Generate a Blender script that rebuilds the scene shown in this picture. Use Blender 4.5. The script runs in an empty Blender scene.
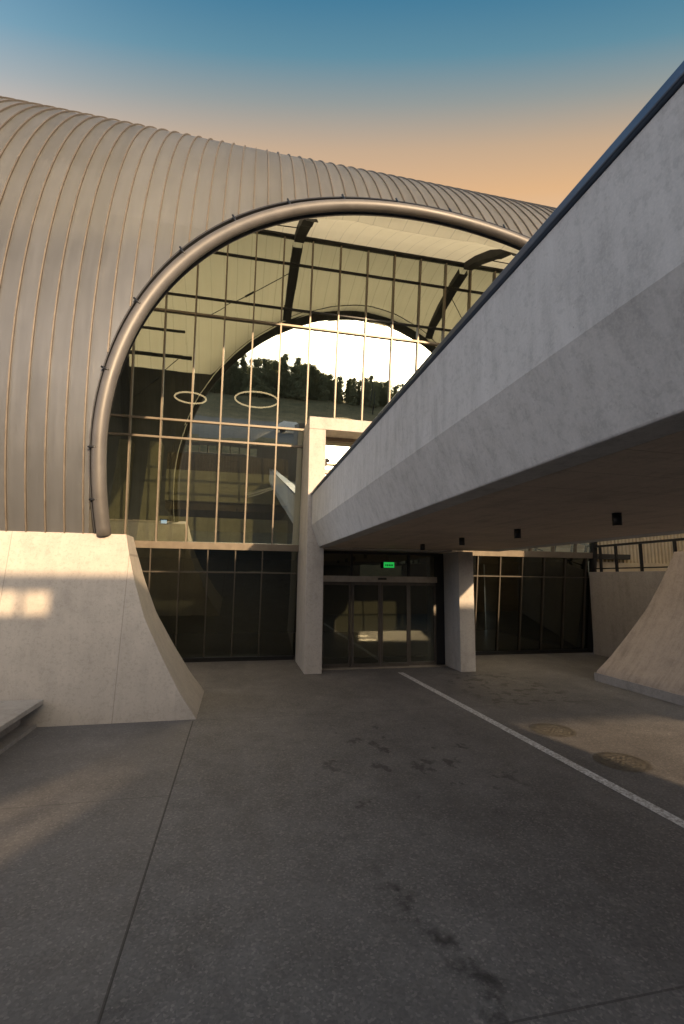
import bpy, bmesh, math, random
from mathutils import Vector
random.seed(7)
S = bpy.context.scene
COL = S.collection
PI = math.pi
R = math.radians

# ------------------------------------------------------------------ helpers
class MB:
    """collects faces, then links them as ONE mesh object"""
    def __init__(self):
        self.v = []; self.f = []; self.sm = []
    def quad(self, a, b, c, d, s=False):
        n = len(self.v); self.v += [a, b, c, d]; self.f.append((n, n+1, n+2, n+3)); self.sm.append(s)
    def poly(self, pts, s=False):
        n = len(self.v); self.v += list(pts); self.f.append(tuple(range(n, n+len(pts)))); self.sm.append(s)
    def box(self, x0, x1, y0, y1, z0, z1):
        p = [(x0,y0,z0),(x1,y0,z0),(x1,y1,z0),(x0,y1,z0),(x0,y0,z1),(x1,y0,z1),(x1,y1,z1),(x0,y1,z1)]
        self.hexa(p)
    def hexa(self, p):
        n = len(self.v); self.v += p
        for f in ((0,3,2,1),(4,5,6,7),(0,1,5,4),(1,2,6,5),(2,3,7,6),(3,0,4,7)):
            self.f.append(tuple(n+i for i in f)); self.sm.append(False)
    def grid(self, rows, s=True, flip=False):
        n = len(self.v); w = len(rows[0])
        for r in rows: self.v += r
        for i in range(len(rows)-1):
            for j in range(w-1):
                a, b, c, d = n+i*w+j, n+i*w+j+1, n+(i+1)*w+j+1, n+(i+1)*w+j
                self.f.append((d,c,b,a) if flip else (a,b,c,d)); self.sm.append(s)
    def tube(self, path, r, seg=12, closed=False, caps=True, r2=None):
        P = [Vector(p) for p in path]; N = len(P); rings = []
        up = Vector((0.13, 0.31, 0.94)).normalized(); prev = None
        for i in range(N):
            if closed: t = P[(i+1) % N]-P[i-1]
            else: t = P[min(i+1,N-1)]-P[max(i-1,0)]
            t.normalize()
            u = (prev if prev is not None else up); u = u-t*u.dot(t)
            if u.length < 1e-4: u = Vector((1,0,0))-t*t.x
            u.normalize(); prev = u; w = t.cross(u)
            rr = r if r2 is None else r+(r2-r)*i/(N-1)
            rings.append([tuple(P[i]+u*rr*math.cos(2*PI*k/seg)+w*rr*math.sin(2*PI*k/seg)) for k in range(seg+1)])
        if closed: rings.append(rings[0])
        self.grid(rings, True, True)
        if caps and not closed:
            self.poly(rings[0][:-1]); self.poly(rings[-1][:-1][::-1])
    def cyl(self, c, r, z0, z1, seg=20):
        self.tube([(c[0],c[1],z0),(c[0],c[1],z1)], r, seg)
    def build(self, name, mat, parent=None, bevel=0, merge=True):
        me = bpy.data.meshes.new(name); me.from_pydata(self.v, [], self.f)
        me.polygons.foreach_set('use_smooth', self.sm)
        if merge:
            bm = bmesh.new(); bm.from_mesh(me); bmesh.ops.remove_doubles(bm, verts=bm.verts, dist=1e-4)
            bmesh.ops.recalc_face_normals(bm, faces=bm.faces) if bevel else None
            bm.to_mesh(me); bm.free()
        me.materials.append(mat)
        o = bpy.data.objects.new(name, me); COL.objects.link(o)
        if parent: o.parent = parent
        if bevel:
            m = o.modifiers.new('bevel', 'BEVEL'); m.width = bevel; m.segments = 2; m.limit_method = 'ANGLE'; m.angle_limit = R(25)
        return o

def tag(o, label, cat, group=None, kind=None):
    o['label'] = label; o['category'] = cat
    if group: o['group'] = group
    if kind: o['kind'] = kind
    return o
def thing(name, label, cat, group=None, loc=(0,0,0)):
    o = bpy.data.objects.new(name, None); COL.objects.link(o); o.location = loc
    return tag(o, label, cat, group)
def struct(o):
    o['kind'] = 'structure'; return o
def copy_tree(o, parent=None):
    c = o.copy(); COL.objects.link(c); c.parent = parent
    for ch in list(o.children): copy_tree(ch, c)
    return c

# ------------------------------------------------------------------ materials
class NT:
    def __init__(self, name):
        self.m = bpy.data.materials.new(name); self.m.use_nodes = True
        self.t = self.m.node_tree; self.b = self.t.nodes['Principled BSDF']; self.out = self.t.nodes['Material Output']
        self.co = self.n('ShaderNodeTexCoord').outputs['Object']
    def n(self, ty, **kw):
        x = self.t.nodes.new(ty)
        for k, v in kw.items(): setattr(x, k, v)
        return x
    def link(self, a, b): self.t.links.new(a, b)
    def put(self, x, sock):
        if isinstance(x, (int, float)): sock.default_value = x
        elif isinstance(x, tuple): sock.default_value = (*x, 1) if len(x) == 3 and len(sock.default_value) == 4 else x
        else: self.link(x, sock)
    def math(self, op, a, b=0.0, c=0.0, clamp=False):
        x = self.n('ShaderNodeMath', operation=op, use_clamp=clamp)
        self.put(a, x.inputs[0]); self.put(b, x.inputs[1]); self.put(c, x.inputs[2]); return x.outputs[0]
    def sep(self, v=None):
        x = self.n('ShaderNodeSeparateXYZ'); self.link(v or self.co, x.inputs[0]); return x.outputs
    def mapping(self, sc=(1,1,1), rot=(0,0,0), loc=(0,0,0)):
        x = self.n('ShaderNodeMapping'); self.link(self.co, x.inputs[0])
        x.inputs['Scale'].default_value = sc; x.inputs['Rotation'].default_value = rot; x.inputs['Location'].default_value = loc
        return x.outputs[0]
    def noise(self, scale, detail=4, rough=.55, v=None, dist=0):
        x = self.n('ShaderNodeTexNoise'); self.link(v or self.co, x.inputs['Vector'])
        x.inputs['Scale'].default_value = scale; x.inputs['Detail'].default_value = detail
        x.inputs['Roughness'].default_value = rough; x.inputs['Distortion'].default_value = dist
        return x.outputs['Fac']
    def ramp(self, f, stops, interp='LINEAR'):
        x = self.n('ShaderNodeValToRGB'); self.link(f, x.inputs[0]); cr = x.color_ramp; cr.interpolation = interp
        while len(cr.elements) < len(stops): cr.elements.new(.5)
        for e, (p, c) in zip(cr.elements, stops):
            e.position = p; e.color = (*c, 1) if isinstance(c, tuple) else (c, c, c, 1)
        return x.outputs[0]
    def mix(self, f, a, b, mode='MIX'):
        x = self.n('ShaderNodeMix', data_type='RGBA', blend_type=mode)
        self.put(f, x.inputs[0]); self.put(a, x.inputs[6]); self.put(b, x.inputs[7]); return x.outputs[2]
    def bump(self, h, strength=.3, dist=.01):
        x = self.n('ShaderNodeBump'); x.inputs['Strength'].default_value = strength; x.inputs['Distance'].default_value = dist
        self.link(h, x.inputs['Height']); self.link(x.outputs[0], self.b.inputs['Normal'])
    def set(self, col=None, rough=None, metal=None):
        if col is not None: self.put(col, self.b.inputs['Base Color'])
        if rough is not None: self.put(rough, self.b.inputs['Roughness'])
        if metal is not None: self.put(metal, self.b.inputs['Metallic'])
        return self.m

def plain(name, col, rough=.5, metal=0, var=.12, sc=6, bump=0):
    t = NT(name); n = t.noise(sc, 5)
    lo = tuple(c*(1-var) for c in col); hi = tuple(min(1, c*(1+var)) for c in col)
    t.set(t.ramp(n, [(.3, lo), (.7, hi)]), t.math('ADD', t.math('MULTIPLY', n, .2), rough-.1), metal)
    if bump: t.bump(t.noise(sc*6, 4), bump, .004)
    return t.m

def concrete(name, col=(.36,.335,.305), streak=(1,1,.18), joint=None, jaxis=0, dark=.72, wt=(.3,.35,.35), fine_amt=.3):
    t = NT(name)
    big = t.noise(.7, 5, .6); mid = t.noise(3.2, 6, .65); fine = t.noise(60, 3)
    st = t.noise(5, 5, .6, t.mapping(streak))
    f = t.math('ADD', t.math('MULTIPLY', big, wt[0]), t.math('ADD', t.math('MULTIPLY', mid, wt[1]), t.math('MULTIPLY', st, wt[2])))
    lo = tuple(c*dark for c in col); hi = tuple(c*1.15 for c in col)
    c = t.ramp(f, [(.34, lo), (.5, col), (.66, hi)])
    # small air holes and rust-coloured specks
    v = t.n('ShaderNodeTexVoronoi'); t.link(t.co, v.inputs['Vector']); v.inputs['Scale'].default_value = 9
    hole = t.math('LESS_THAN', v.outputs['Distance'], .045)
    c = t.mix(t.math('MULTIPLY', hole, .55), c, tuple(k*.35 for k in col))
    c = t.mix(t.math('MULTIPLY', t.math('SUBTRACT', fine, .42), fine_amt*2, clamp=True), c, (.62,.59,.55))
    c = t.mix(t.math('MULTIPLY', t.ramp(t.noise(17, 5, .7), [(.40, 1.0), (.47, 0.0)]), .22), c, tuple(k*.5 for k in col))
    h = t.math('ADD', t.math('MULTIPLY', mid, .6), t.math('MULTIPLY', fine, .3))
    if joint:
        xyz = t.sep(); p = t.math('PINGPONG', xyz[jaxis], joint/2.0)
        ln = t.math('LESS_THAN', p, .006)
        c = t.mix(t.math('MULTIPLY', ln, .6), c, tuple(k*.45 for k in col))
        cell = t.math('FLOOR', t.math('DIVIDE', t.math('ADD', xyz[jaxis], joint/2), joint))
        wn = t.n('ShaderNodeTexWhiteNoise', noise_dimensions='1D'); t.link(cell, wn.inputs['W'])
        c = t.mix(t.math('MULTIPLY', wn.outputs['Value'], .22), c, tuple(k*.6 for k in col))
        h = t.math('SUBTRACT', h, ln)
    t.set(c, t.math('ADD', t.math('MULTIPLY', mid, .2), .62))
    t.b.inputs['Specular IOR Level'].default_value = .3
    t.bump(h, .25, .012)
    return t.m

M = {}
M['conc'] = concrete('pale_concrete', (.41,.375,.335))
M['conc_base'] = concrete('base_concrete', (.44,.39,.335), joint=2.0, jaxis=0, dark=.78)
M['conc_bridge'] = concrete('bridge_concrete', (.45,.44,.425), (1.6,1.6,.28), dark=.74, wt=(.16,.34,.5), fine_amt=.5)
M['conc_soffit'] = concrete('soffit_concrete', (.52,.42,.33), (1.2,.12,1), .62, 1, .6)
M['conc_wall'] = concrete('wall_concrete', (.31,.28,.25), (1,1,.1))
M['conc_flare'] = concrete('board_marked_concrete', (.42,.335,.265), (.12,2.2,.12), dark=.6)
M['conc_in'] = concrete('interior_concrete', (.60,.57,.44), (1,1,.4), 1.15, 0)
M['dark'] = plain('dark_steel', (.009,.009,.010), .7, 0)
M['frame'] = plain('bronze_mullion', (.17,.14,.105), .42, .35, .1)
M['frame_shaded'] = plain('shaded_bronze_mullion', (.06,.05,.038), .45, .3)  # bronze darkened to carry the shade on the lower facade bars
M['cornice'] = plain('dark_cornice_steel', (.02,.02,.02), .45, .4)
M['black'] = plain('black_paint', (.012,.012,.013), .4)
M['door'] = plain('door_frame_anodised', (.10,.088,.075), .38, .6)
M['door_head'] = plain('door_header_aluminium', (.38,.33,.27), .35, .5)
M['pipe'] = plain('brushed_ring_pipe', (.125,.116,.108), .48, .3, .12, 3)
M['gutter'] = plain('dark_gutter', (.03,.03,.033), .55, .2)
M['coping'] = plain('blue_grey_coping', (.09,.12,.17), .3, .7, .15, 2)
M['wood'] = plain('interior_dark_wood', (.10,.06,.035), .5, 0, .3, 4)
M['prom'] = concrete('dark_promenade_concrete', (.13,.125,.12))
M['int_floor'] = plain('interior_floor', (.12,.11,.10), .35)
M['int_dark'] = plain('interior_dark', (.05,.048,.045), .6)
M['bark'] = plain('bark', (.06,.045,.03), .9, 0, .3)
M['white_paint'] = plain('car_paint', (.7,.7,.7), .25)
M['rubber'] = plain('rubber', (.02,.02,.02), .8)
M['car_glass'] = plain('car_glass', (.02,.025,.03), .1)
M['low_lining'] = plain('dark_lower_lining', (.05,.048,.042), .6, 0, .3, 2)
M['iron'] = plain('cast_iron_cover', (.14,.128,.112), .55, .5, .35, 25, .6)

def metal_shell():
    t = NT('standing_seam_zinc')
    xyz = t.sep(); P = .315
    cell = t.math('FLOOR', t.math('DIVIDE', xyz[0], P))
    wn = t.n('ShaderNodeTexWhiteNoise', noise_dimensions='1D'); t.link(cell, wn.inputs['W'])
    # each tray has its own cross joints
    zz = t.math('ADD', xyz[2], t.math('MULTIPLY', t.math('FLOOR', t.math('DIVIDE', xyz[0], P*9)), 1.3))
    seg = t.math('FLOOR', t.math('DIVIDE', zz, 4.2))
    wn2 = t.n('ShaderNodeTexWhiteNoise', noise_dimensions='2D')
    cb = t.n('ShaderNodeCombineXYZ'); t.link(t.math('FLOOR', t.math('DIVIDE', xyz[0], P*9)), cb.inputs[0]); t.link(seg, cb.inputs[1]); t.link(cb.outputs[0], wn2.inputs['Vector'])
    st = t.noise(3, 5, .6, t.mapping((3,.25,.25))); cl = t.noise(1.1, 5, .6); sp = t.noise(7, 6, .7)
    f = t.math('ADD', t.math('MULTIPLY', st, .45), t.math('ADD', t.math('MULTIPLY', cl, .3), t.math('ADD', t.math('MULTIPLY', wn.outputs['Value'], .10), t.math('MULTIPLY', wn2.outputs['Value'], .2))))
    c = t.ramp(f, [(.25, (.14,.149,.165)), (.5, (.21,.22,.24)), (.75, (.295,.306,.328))])
    scuff = t.ramp(t.noise(2.3, 6, .75, t.mapping((2.2,.5,.5))), [(.66, 0.0), (.74, 1.0)])
    c = t.mix(t.math('MULTIPLY', scuff, .25), c, (.55,.5,.44))
    p = t.math('PINGPONG', t.math('ADD', xyz[0], 100*P), P/2)
    edge = t.math('SUBTRACT', 1.0, t.math('SMOOTH_MIN', t.math('DIVIDE', p, .03), 1.0, .1), clamp=True)
    c = t.mix(t.math('MULTIPLY', edge, .35), c, (.16,.12,.08))
    t.set(c, t.math('ADD', t.math('MULTIPLY', sp, .22), .34), .55)
    t.bump(t.math('ADD', t.math('MULTIPLY', cl, .8), t.math('MULTIPLY', st, .3)), .25, .03)
    return t.m
def translucent(mat, fac, col):
    nt = mat.node_tree; out = nt.nodes['Material Output']; src = out.inputs['Surface'].links[0].from_socket
    tl = nt.nodes.new('ShaderNodeBsdfTranslucent'); tl.inputs[0].default_value = (*col, 1)
    mx = nt.nodes.new('ShaderNodeMixShader'); mx.inputs[0].default_value = fac
    nt.links.new(src, mx.inputs[1]); nt.links.new(tl.outputs[0], mx.inputs[2]); nt.links.new(mx.outputs[0], out.inputs['Surface'])
    return mat
M['shell'] = translucent(metal_shell(), .45, (.85,.81,.73))
# only the canopy in front of the glass line lets light through; the roof over the hall is opaque
_n = M['shell'].node_tree; _mx = _n.nodes['Material Output'].inputs['Surface'].links[0].from_node
_c = _n.nodes.new('ShaderNodeTexCoord'); _s = _n.nodes.new('ShaderNodeSeparateXYZ'); _l = _n.nodes.new('ShaderNodeMath'); _l.operation = 'LESS_THAN'; _l.inputs[1].default_value = 13.6
_k = _n.nodes.new('ShaderNodeMath'); _k.operation = 'MULTIPLY'; _k.inputs[1].default_value = .5
_n.links.new(_c.outputs['Object'], _s.inputs[0]); _n.links.new(_s.outputs[1], _l.inputs[0]); _n.links.new(_l.outputs[0], _k.inputs[0]); _n.links.new(_k.outputs[0], _mx.inputs[0])
M['seam'] = plain('seam_cap', (.19,.155,.118), .45, .45, .15)

def lining():
    t = NT('cream_lining_panels'); xyz = t.sep()
    P = .44
    p = t.math('PINGPONG', t.math('ADD', xyz[0], 100*P), P/2)
    ln = t.math('LESS_THAN', p, .014)
    cell = t.math('FLOOR', t.math('DIVIDE', t.math('ADD', xyz[0], P/2), P))
    wn = t.n('ShaderNodeTexWhiteNoise', noise_dimensions='1D'); t.link(cell, wn.inputs['W'])
    st = t.noise(2, 4, .6, t.mapping((3,.4,.4)))
    c = t.ramp(t.math('ADD', t.math('MULTIPLY', st, .6), t.math('MULTIPLY', wn.outputs['Value'], .3)), [(.25, (.46,.43,.35)), (.7, (.64,.61,.51))])
    c = t.mix(t.math('MULTIPLY', ln, .85), c, (.05,.045,.035))
    t.set(c, .4, 0); return t.m
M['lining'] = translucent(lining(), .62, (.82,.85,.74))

def glass(name, refl=.42, tint=(.44,.46,.36), wob=.0016):
    t = NT(name); t.t.nodes.remove(t.b)
    tr = t.n('ShaderNodeBsdfTransparent'); tr.inputs[0].default_value = (*tint, 1)
    gl = t.n('ShaderNodeBsdfGlossy'); gl.inputs['Roughness'].default_value = 0.012; gl.inputs['Color'].default_value = (.93,.97,.84,1)
    bm = t.n('ShaderNodeBump'); bm.inputs['Strength'].default_value = .5; bm.inputs['Distance'].default_value = wob*2
    t.link(t.noise(1.1, 2, .4), bm.inputs['Height']); t.link(bm.outputs[0], gl.inputs['Normal'])
    lw = t.n('ShaderNodeLayerWeight'); lw.inputs['Blend'].default_value = .35
    fac = t.math('ADD', t.math('MULTIPLY', lw.outputs['Fresnel'], .5), refl, clamp=True)
    mx = t.n('ShaderNodeMixShader'); t.link(fac, mx.inputs[0]); t.link(tr.outputs[0], mx.inputs[1]); t.link(gl.outputs[0], mx.inputs[2])
    t.link(mx.outputs[0], t.out.inputs['Surface']); return t.m
M['glass'] = glass('solar_glass', .54)
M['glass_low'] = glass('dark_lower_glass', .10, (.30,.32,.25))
M['door_glass'] = glass('door_glass', .12, (.42,.43,.36))

def emis(name, col, st):
    t = NT(name); t.b.inputs['Base Color'].default_value = (*col, 1)
    t.b.inputs['Emission Color'].default_value = (*col, 1); t.b.inputs['Emission Strength'].default_value = st
    return t.m
M['led'] = emis('warm_led', (1.0,.74,.50), 1.5)
M['exit'] = emis('exit_green', (.02,.50,.08), .5)
M['exit_mark'] = emis('exit_green_dark', (.005,.16,.03), .3)
M['screen'] = emis('screen_light', (.45,.65,1.0), 1.6)
M['lens'] = plain('lamp_lens', (.5,.35,.2), .3)

def plaza():
    t = NT('plaza_exposed_aggregate'); xyz = t.sep()
    big = t.noise(.35, 5, .6); mid = t.noise(2.2, 6, .65); fine = t.noise(42, 3, .7)
    f = t.math('ADD', t.math('MULTIPLY', big, .5), t.math('MULTIPLY', mid, .5))
    c = t.ramp(f, [(.36, (.108,.104,.104)), (.5, (.172,.165,.162)), (.64, (.24,.23,.224))])
    v = t.n('ShaderNodeTexVoronoi'); t.link(t.co, v.inputs['Vector']); v.inputs['Scale'].default_value = 55
    wv = t.n('ShaderNodeSeparateColor'); t.link(v.outputs['Color'], wv.inputs[0])
    c = t.mix(.4, c, t.ramp(wv.outputs[0], [(.0, (.065,.060,.058)), (.45, (.13,.119,.112)), (.85, (.18,.166,.154)), (1, (.34,.31,.28))]), 'MIX')
    v2 = t.n('ShaderNodeTexVoronoi'); t.link(t.co, v2.inputs['Vector']); v2.inputs['Scale'].default_value = 33
    w2 = t.n('ShaderNodeSeparateColor'); t.link(v2.outputs['Color'], w2.inputs[0])
    chip = t.math('MULTIPLY', t.math('LESS_THAN', v2.outputs['Distance'], .19), t.math('GREATER_THAN', w2.outputs[1], .83))
    c = t.mix(t.math('MULTIPLY', chip, .38), c, (.40,.37,.34))
    # stains: small dark spots clustered in the driving lane, one long oil trail
    def box(ax, lo, hi, soft):
        a = t.math('DIVIDE', t.math('SUBTRACT', xyz[ax], lo), soft, clamp=True)
        b = t.math('DIVIDE', t.math('SUBTRACT', hi, xyz[ax]), soft, clamp=True)
        return t.math('MULTIPLY', a, b)
    blot = t.ramp(t.noise(2.6, 5, .6, t.mapping((1,.75,1))), [(.585, 0.0), (.635, 1.0)])
    zone = t.math('MULTIPLY', box(0, .9, 3.9, .5), box(1, 4.8, 8.6, .6))
    zone2 = t.math('MULTIPLY', box(0, 4.9, 7.6, .4), box(1, 8.6, 12.4, .6))
    blot2 = t.ramp(t.noise(3.4, 5, .6), [(.53, 0.0), (.58, 1.0)])
    c = t.mix(t.math('MULTIPLY', t.math('MULTIPLY', blot, zone), .6), c, (.035,.032,.032))
    c = t.mix(t.math('MULTIPLY', t.math('MULTIPLY', blot2, zone2), .6), c, (.05,.045,.04))
    wob = t.math('MULTIPLY', t.math('SUBTRACT', t.noise(1.7, 4, .6), .5), .9)
    d = t.math('ABSOLUTE', t.math('SUBTRACT', t.math('ADD', xyz[0], wob), t.math('ADD', t.math('MULTIPLY', xyz[1], -.28), 2.47)))
    tr = t.math('MULTIPLY', t.math('SUBTRACT', 1.0, t.math('DIVIDE', d, .12), clamp=True), t.ramp(t.noise(5, 5, .65), [(.42, 0.0), (.56, 1.0)]))
    tr = t.math('MULTIPLY', tr, box(1, 2.0, 4.5, .5))
    c = t.mix(t.math('MULTIPLY', tr, .85, clamp=True), c, (.03,.028,.028))
    # tyre-darkened band and drying marks
    c = t.mix(t.math('MULTIPLY', t.ramp(t.noise(.9, 5, .6, t.mapping((1,.3,1))), [(.45, 0.0), (.7, 1.0)]), .35), c, (.075,.07,.068))
    # saw-cut joints
    jl = t.math('LESS_THAN', t.math('ABSOLUTE', t.math('ADD', xyz[0], t.math('MULTIPLY', t.math('SUBTRACT', t.noise(9,3), .5), .012), .0)), -1.0)
    j1 = t.math('MULTIPLY', t.math('LESS_THAN', t.math('ABSOLUTE', t.math('ADD', xyz[0], .665)), .010), t.math('LESS_THAN', xyz[1], 9.0))
    j2 = t.math('MULTIPLY', t.math('LESS_THAN', t.math('ABSOLUTE', t.math('SUBTRACT', xyz[1], 6.1)), .007), t.math('LESS_THAN', xyz[0], -.66))
    j3 = t.math('LESS_THAN', t.math('ABSOLUTE', t.math('SUBTRACT', xyz[1], 2.78)), .008)
    j3 = t.math('MULTIPLY', j3, t.math('GREATER_THAN', xyz[0], -.66))
    j4 = t.math('MULTIPLY', t.math('LESS_THAN', t.math('ABSOLUTE', t.math('SUBTRACT', xyz[1], 9.02)), .008), t.math('GREATER_THAN', xyz[0], -.66))
    j4 = t.math('MULTIPLY', j4, .5)
    j = t.math('MAXIMUM', t.math('MAXIMUM', j1, t.math('MULTIPLY', j2, .6)), t.math('MAXIMUM', t.math('MULTIPLY', j3, .6), j4))
    c = t.mix(t.math('MULTIPLY', j, .8), c, (.03,.028,.026))
    # left slab is a slightly paler cast
    c = t.mix(t.math('MULTIPLY', t.math('LESS_THAN', xyz[0], -.665), .14), c, (.26,.23,.2))
    t.set(c, t.math('ADD', t.math('MULTIPLY', mid, .25), .62))
    t.b.inputs['Specular IOR Level'].default_value = .25
    t.bump(t.math('ADD', t.math('MULTIPLY', fine, .6), t.math('SUBTRACT', t.math('MULTIPLY', wv.outputs[0], .4), t.math('MULTIPLY', j, 2.0))), .4, .006)
    return t.m
M['plaza'] = plaza()
def line_paint():
    t = NT('worn_white_paint')
    w = t.ramp(t.noise(22, 6, .75), [(.42, 0.0), (.56, 1.0)]); b = t.noise(2, 4)
    c = t.mix(w, (.33,.315,.30), t.ramp(b, [(.3, (.62,.62,.62)), (.7, (.78,.78,.78))]))
    t.set(c, .7); return t.m
M['line'] = line_paint()
def hillmat():
    t = NT('dry_hillside'); xyz = t.sep()
    n = t.noise(.25, 6, .65); g = t.noise(2, 5, .6)
    grass = t.ramp(t.math('ADD', t.math('MULTIPLY', n, .6), t.math('MULTIPLY', g, .4)), [(.35, (.05,.055,.025)), (.5, (.14,.12,.06)), (.65, (.24,.2,.11))])
    asph = t.ramp(g, [(.3, (.10,.105,.115)), (.7, (.15,.155,.165))])
    road = t.math('MULTIPLY', t.math('LESS_THAN', xyz[1], -30.0), t.math('GREATER_THAN', xyz[1], -74.0))
    t.set(t.mix(road, grass, asph), .85); return t.m
M['hill'] = hillmat()
def leafmat():
    t = NT('hazed_pine_foliage')
    n = t.noise(.9, 4); oi = t.n('ShaderNodeObjectInfo')
    c = t.ramp(t.math('ADD', t.math('MULTIPLY', n, .7), t.math('MULTIPLY', oi.outputs['Random'], .3)), [(.3, (.11,.125,.075)), (.7, (.20,.21,.13))])  # leaf tones paled to stand in for distance haze
    t.set(c, .8); return translucent(t.m, .45, (.30,.30,.15))
M['leaf'] = leafmat()
def clad():
    t = NT('ribbed_sun_toned_cladding'); t.set(t.ramp(t.noise(2, 4, .6), [(.3, (.58,.49,.34)), (.7, (.72,.62,.44))]), .5, .1); return t.m  # bright cream stands in for sunlight that does not reach this wall
M['clad'] = clad()

# ------------------------------------------------------------------ ground
g = MB(); g.quad((-400,-8,0),(400,-8,0),(400,400,0),(-400,400,0))
struct(g.build('ground', M['plaza']))
hp = [(-8,-.004),(-10,.2),(-14,1.6),(-20,3.6),(-26,5.6),(-30,6.8),(-38,8.35),(-50,9.3),(-62,10.3),(-75,11.4),(-88,13.8),(-95,15.3),(-105,17.9),(-112,19.8),(-132,23.2),(-160,23.4),(-260,24),(-400,24)]
h = MB(); rows = []
for y, z in hp:
    rows.append([(x, y, z+(math.sin(x*.07+y*.11)*.25 if y < -80 else 0)) for x in [-400,-200,-120]+list(range(-90,91,6))+[120,200,400]])
h.grid(rows, True)
struct(h.build('hill', M['hill']))
ln = MB(); ln.quad((4.60,3.6,.004),(4.75,3.6,.004),(4.46,12.5,.004),(4.31,12.5,.004)); ln.quad((4.90,-5.5,.004),(5.05,-5.5,.004),(4.75,3.6,.004),(4.60,3.6,.004))
struct(ln.build('road_marking', M['line']))
def hz(y):
    for (a, za), (b, zb) in zip(hp, hp[1:]):
        if b <= y <= a: return za+(zb-za)*(a-y)/(a-b)
    return 24

# ------------------------------------------------------------------ vault (a long tube along X with an arched hole)
YC, ZC, RT = 20.18, 6.8, 11.226
XC, HA, HB, HZ = 4.25, 6.83, 6.9, 4.8
def surf(x, ph, dr=0): return (x, YC-(RT+dr)*math.cos(ph), ZC+(RT+dr)*math.sin(ph))
def ph_of_z(z): return math.asin(max(-1, min(1, (z-ZC)/RT)))
def hole_z(x, off=0):
    u = abs(x-XC)/(HA+off*.5)
    if u >= 1: return None
    return HZ+(HB+off*1.2)*(1-u**1.97)**(1/1.97)
OFF = .33
PHB = ph_of_z(3.27)
def phstart(x):
    z = hole_z(x, OFF)
    return PHB if z is None else ph_of_z(z)
P = .315
xs = set()
k0, k1 = int(-26/P), int(34/P)
seamx = [k*P for k in range(k0, k1)]
for x in seamx: xs.add(round(x, 4)); xs.add(round(x+P/2, 4))
XL, XR = XC-HA-OFF*.5, XC+HA+OFF*.5
for i in range(1, 60):
    a = PI*i/60; xs.add(round(XC-(HA+OFF*.5)*math.cos(a), 4))
for e in (.0005,.004,.012,.03,.06):
    xs.add(round(XL+e, 5)); xs.add(round(XR-e, 5))
xs.add(round(XL, 5)); xs.add(round(XR, 5)); xs = sorted(xs)
PHE = R(205); NS = 44
def column(x, force_full=False, dr=0):
    p0 = PHB if force_full else phstart(x)
    return [surf(x, p0+(PHE-p0)*j/NS, dr) for j in range(NS+1)]
vault = thing('station_vault', 'long grey standing seam metal vault with a round arched opening over the glazing', 'station building', loc=(XC, YC, 0))
def local(o, parent):
    o.parent = parent; o.matrix_parent_inverse = parent.matrix_world.inverted(); return o
bpy.context.view_layer.update()
sh = MB()
prev = None
for x in xs:
    colm = column(x, x <= XL or x >= XR)
    if prev: sh.grid([prev, colm], True, True)
    prev = colm
    if abs(x-round(XL,5)) < 1e-6: prev = column(XL+.0001) if False else colm
shell = sh.build('metal_cladding', M['shell'])
# true cylinder normals, so the narrow strips beside the arch shade like the rest
shell.data.normals_split_custom_set_from_vertices([Vector((0, v.co.y-YC, v.co.z-ZC)).normalized() for v in shell.data.vertices])
local(shell, vault)
sm = MB()
for x in seamx:
    p0 = phstart(x); n = 60; a = []; b = []; c = []; d = []
    w = .011
    for j in range(n+1):
        ph = p0+(R(130)-p0)*j/n
        a.append(surf(x-w, ph, .0)); b.append(surf(x-w, ph, .034)); c.append(surf(x+w, ph, .034)); d.append(surf(x+w, ph, .0))
    sm.grid([a,b,c,d], False, False)
local(sm.build('standing_seams', M['seam'], merge=False), vault)

# ring pipe along the mouth
def edge_pts(off, n=90, ztop_only=False, zlow=3.25):
    pts = []
    a1 = math.asin(min(1, (HZ-zlow)/9.0))
    low = 10
    for i in range(low+1):
        z = zlow+(HZ-zlow)*i/low
        pts.append((XC-(HA+off*.5)*math.sqrt(max(0, 1-((HZ-z)/9.0)**2)), z))
    for i in range(1, n):
        u = -math.cos(PI*i/n); q = (1-abs(u)**1.97)**(1/1.97)
        pts.append((XC+(HA+off*.5)*u, HZ+(HB+off*1.2)*q))
    for i in range(low+1):
        z = HZ+(zlow-HZ)*i/low
        pts.append((XC+(HA+off*.5)*math.sqrt(max(0, 1-((HZ-z)/9.0)**2)), z))
    return pts
def on_shell(x, z, dr=0):
    ph = ph_of_z(z); return (x, YC-(RT+dr)*math.cos(ph), z)
ep = edge_pts(0)
rp = MB(); rp.tube([on_shell(x, z, .02) for x, z in ep], .128, 16)
ring = local(rp.build('opening_ring', M['pipe']), vault)
# weld rings on the pipe
# lining profile (y,z)
LP = [(9.75,3.3),(9.5,4.8),(9.33,6.6),(9.42,8.4),(9.75,9.9),(10.12,10.95),(10.62,11.6),(11.4,12.15),(12.3,12.6),(13.17,12.93)]
def lin(z):
    for (ya, za), (yb, zb) in zip(LP, LP[1:]):
        if za <= z <= zb: return ya+(yb-ya)*(z-za)/(zb-za)
    return LP[0][0] if z < LP[0][1] else LP[-1][0]
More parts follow.
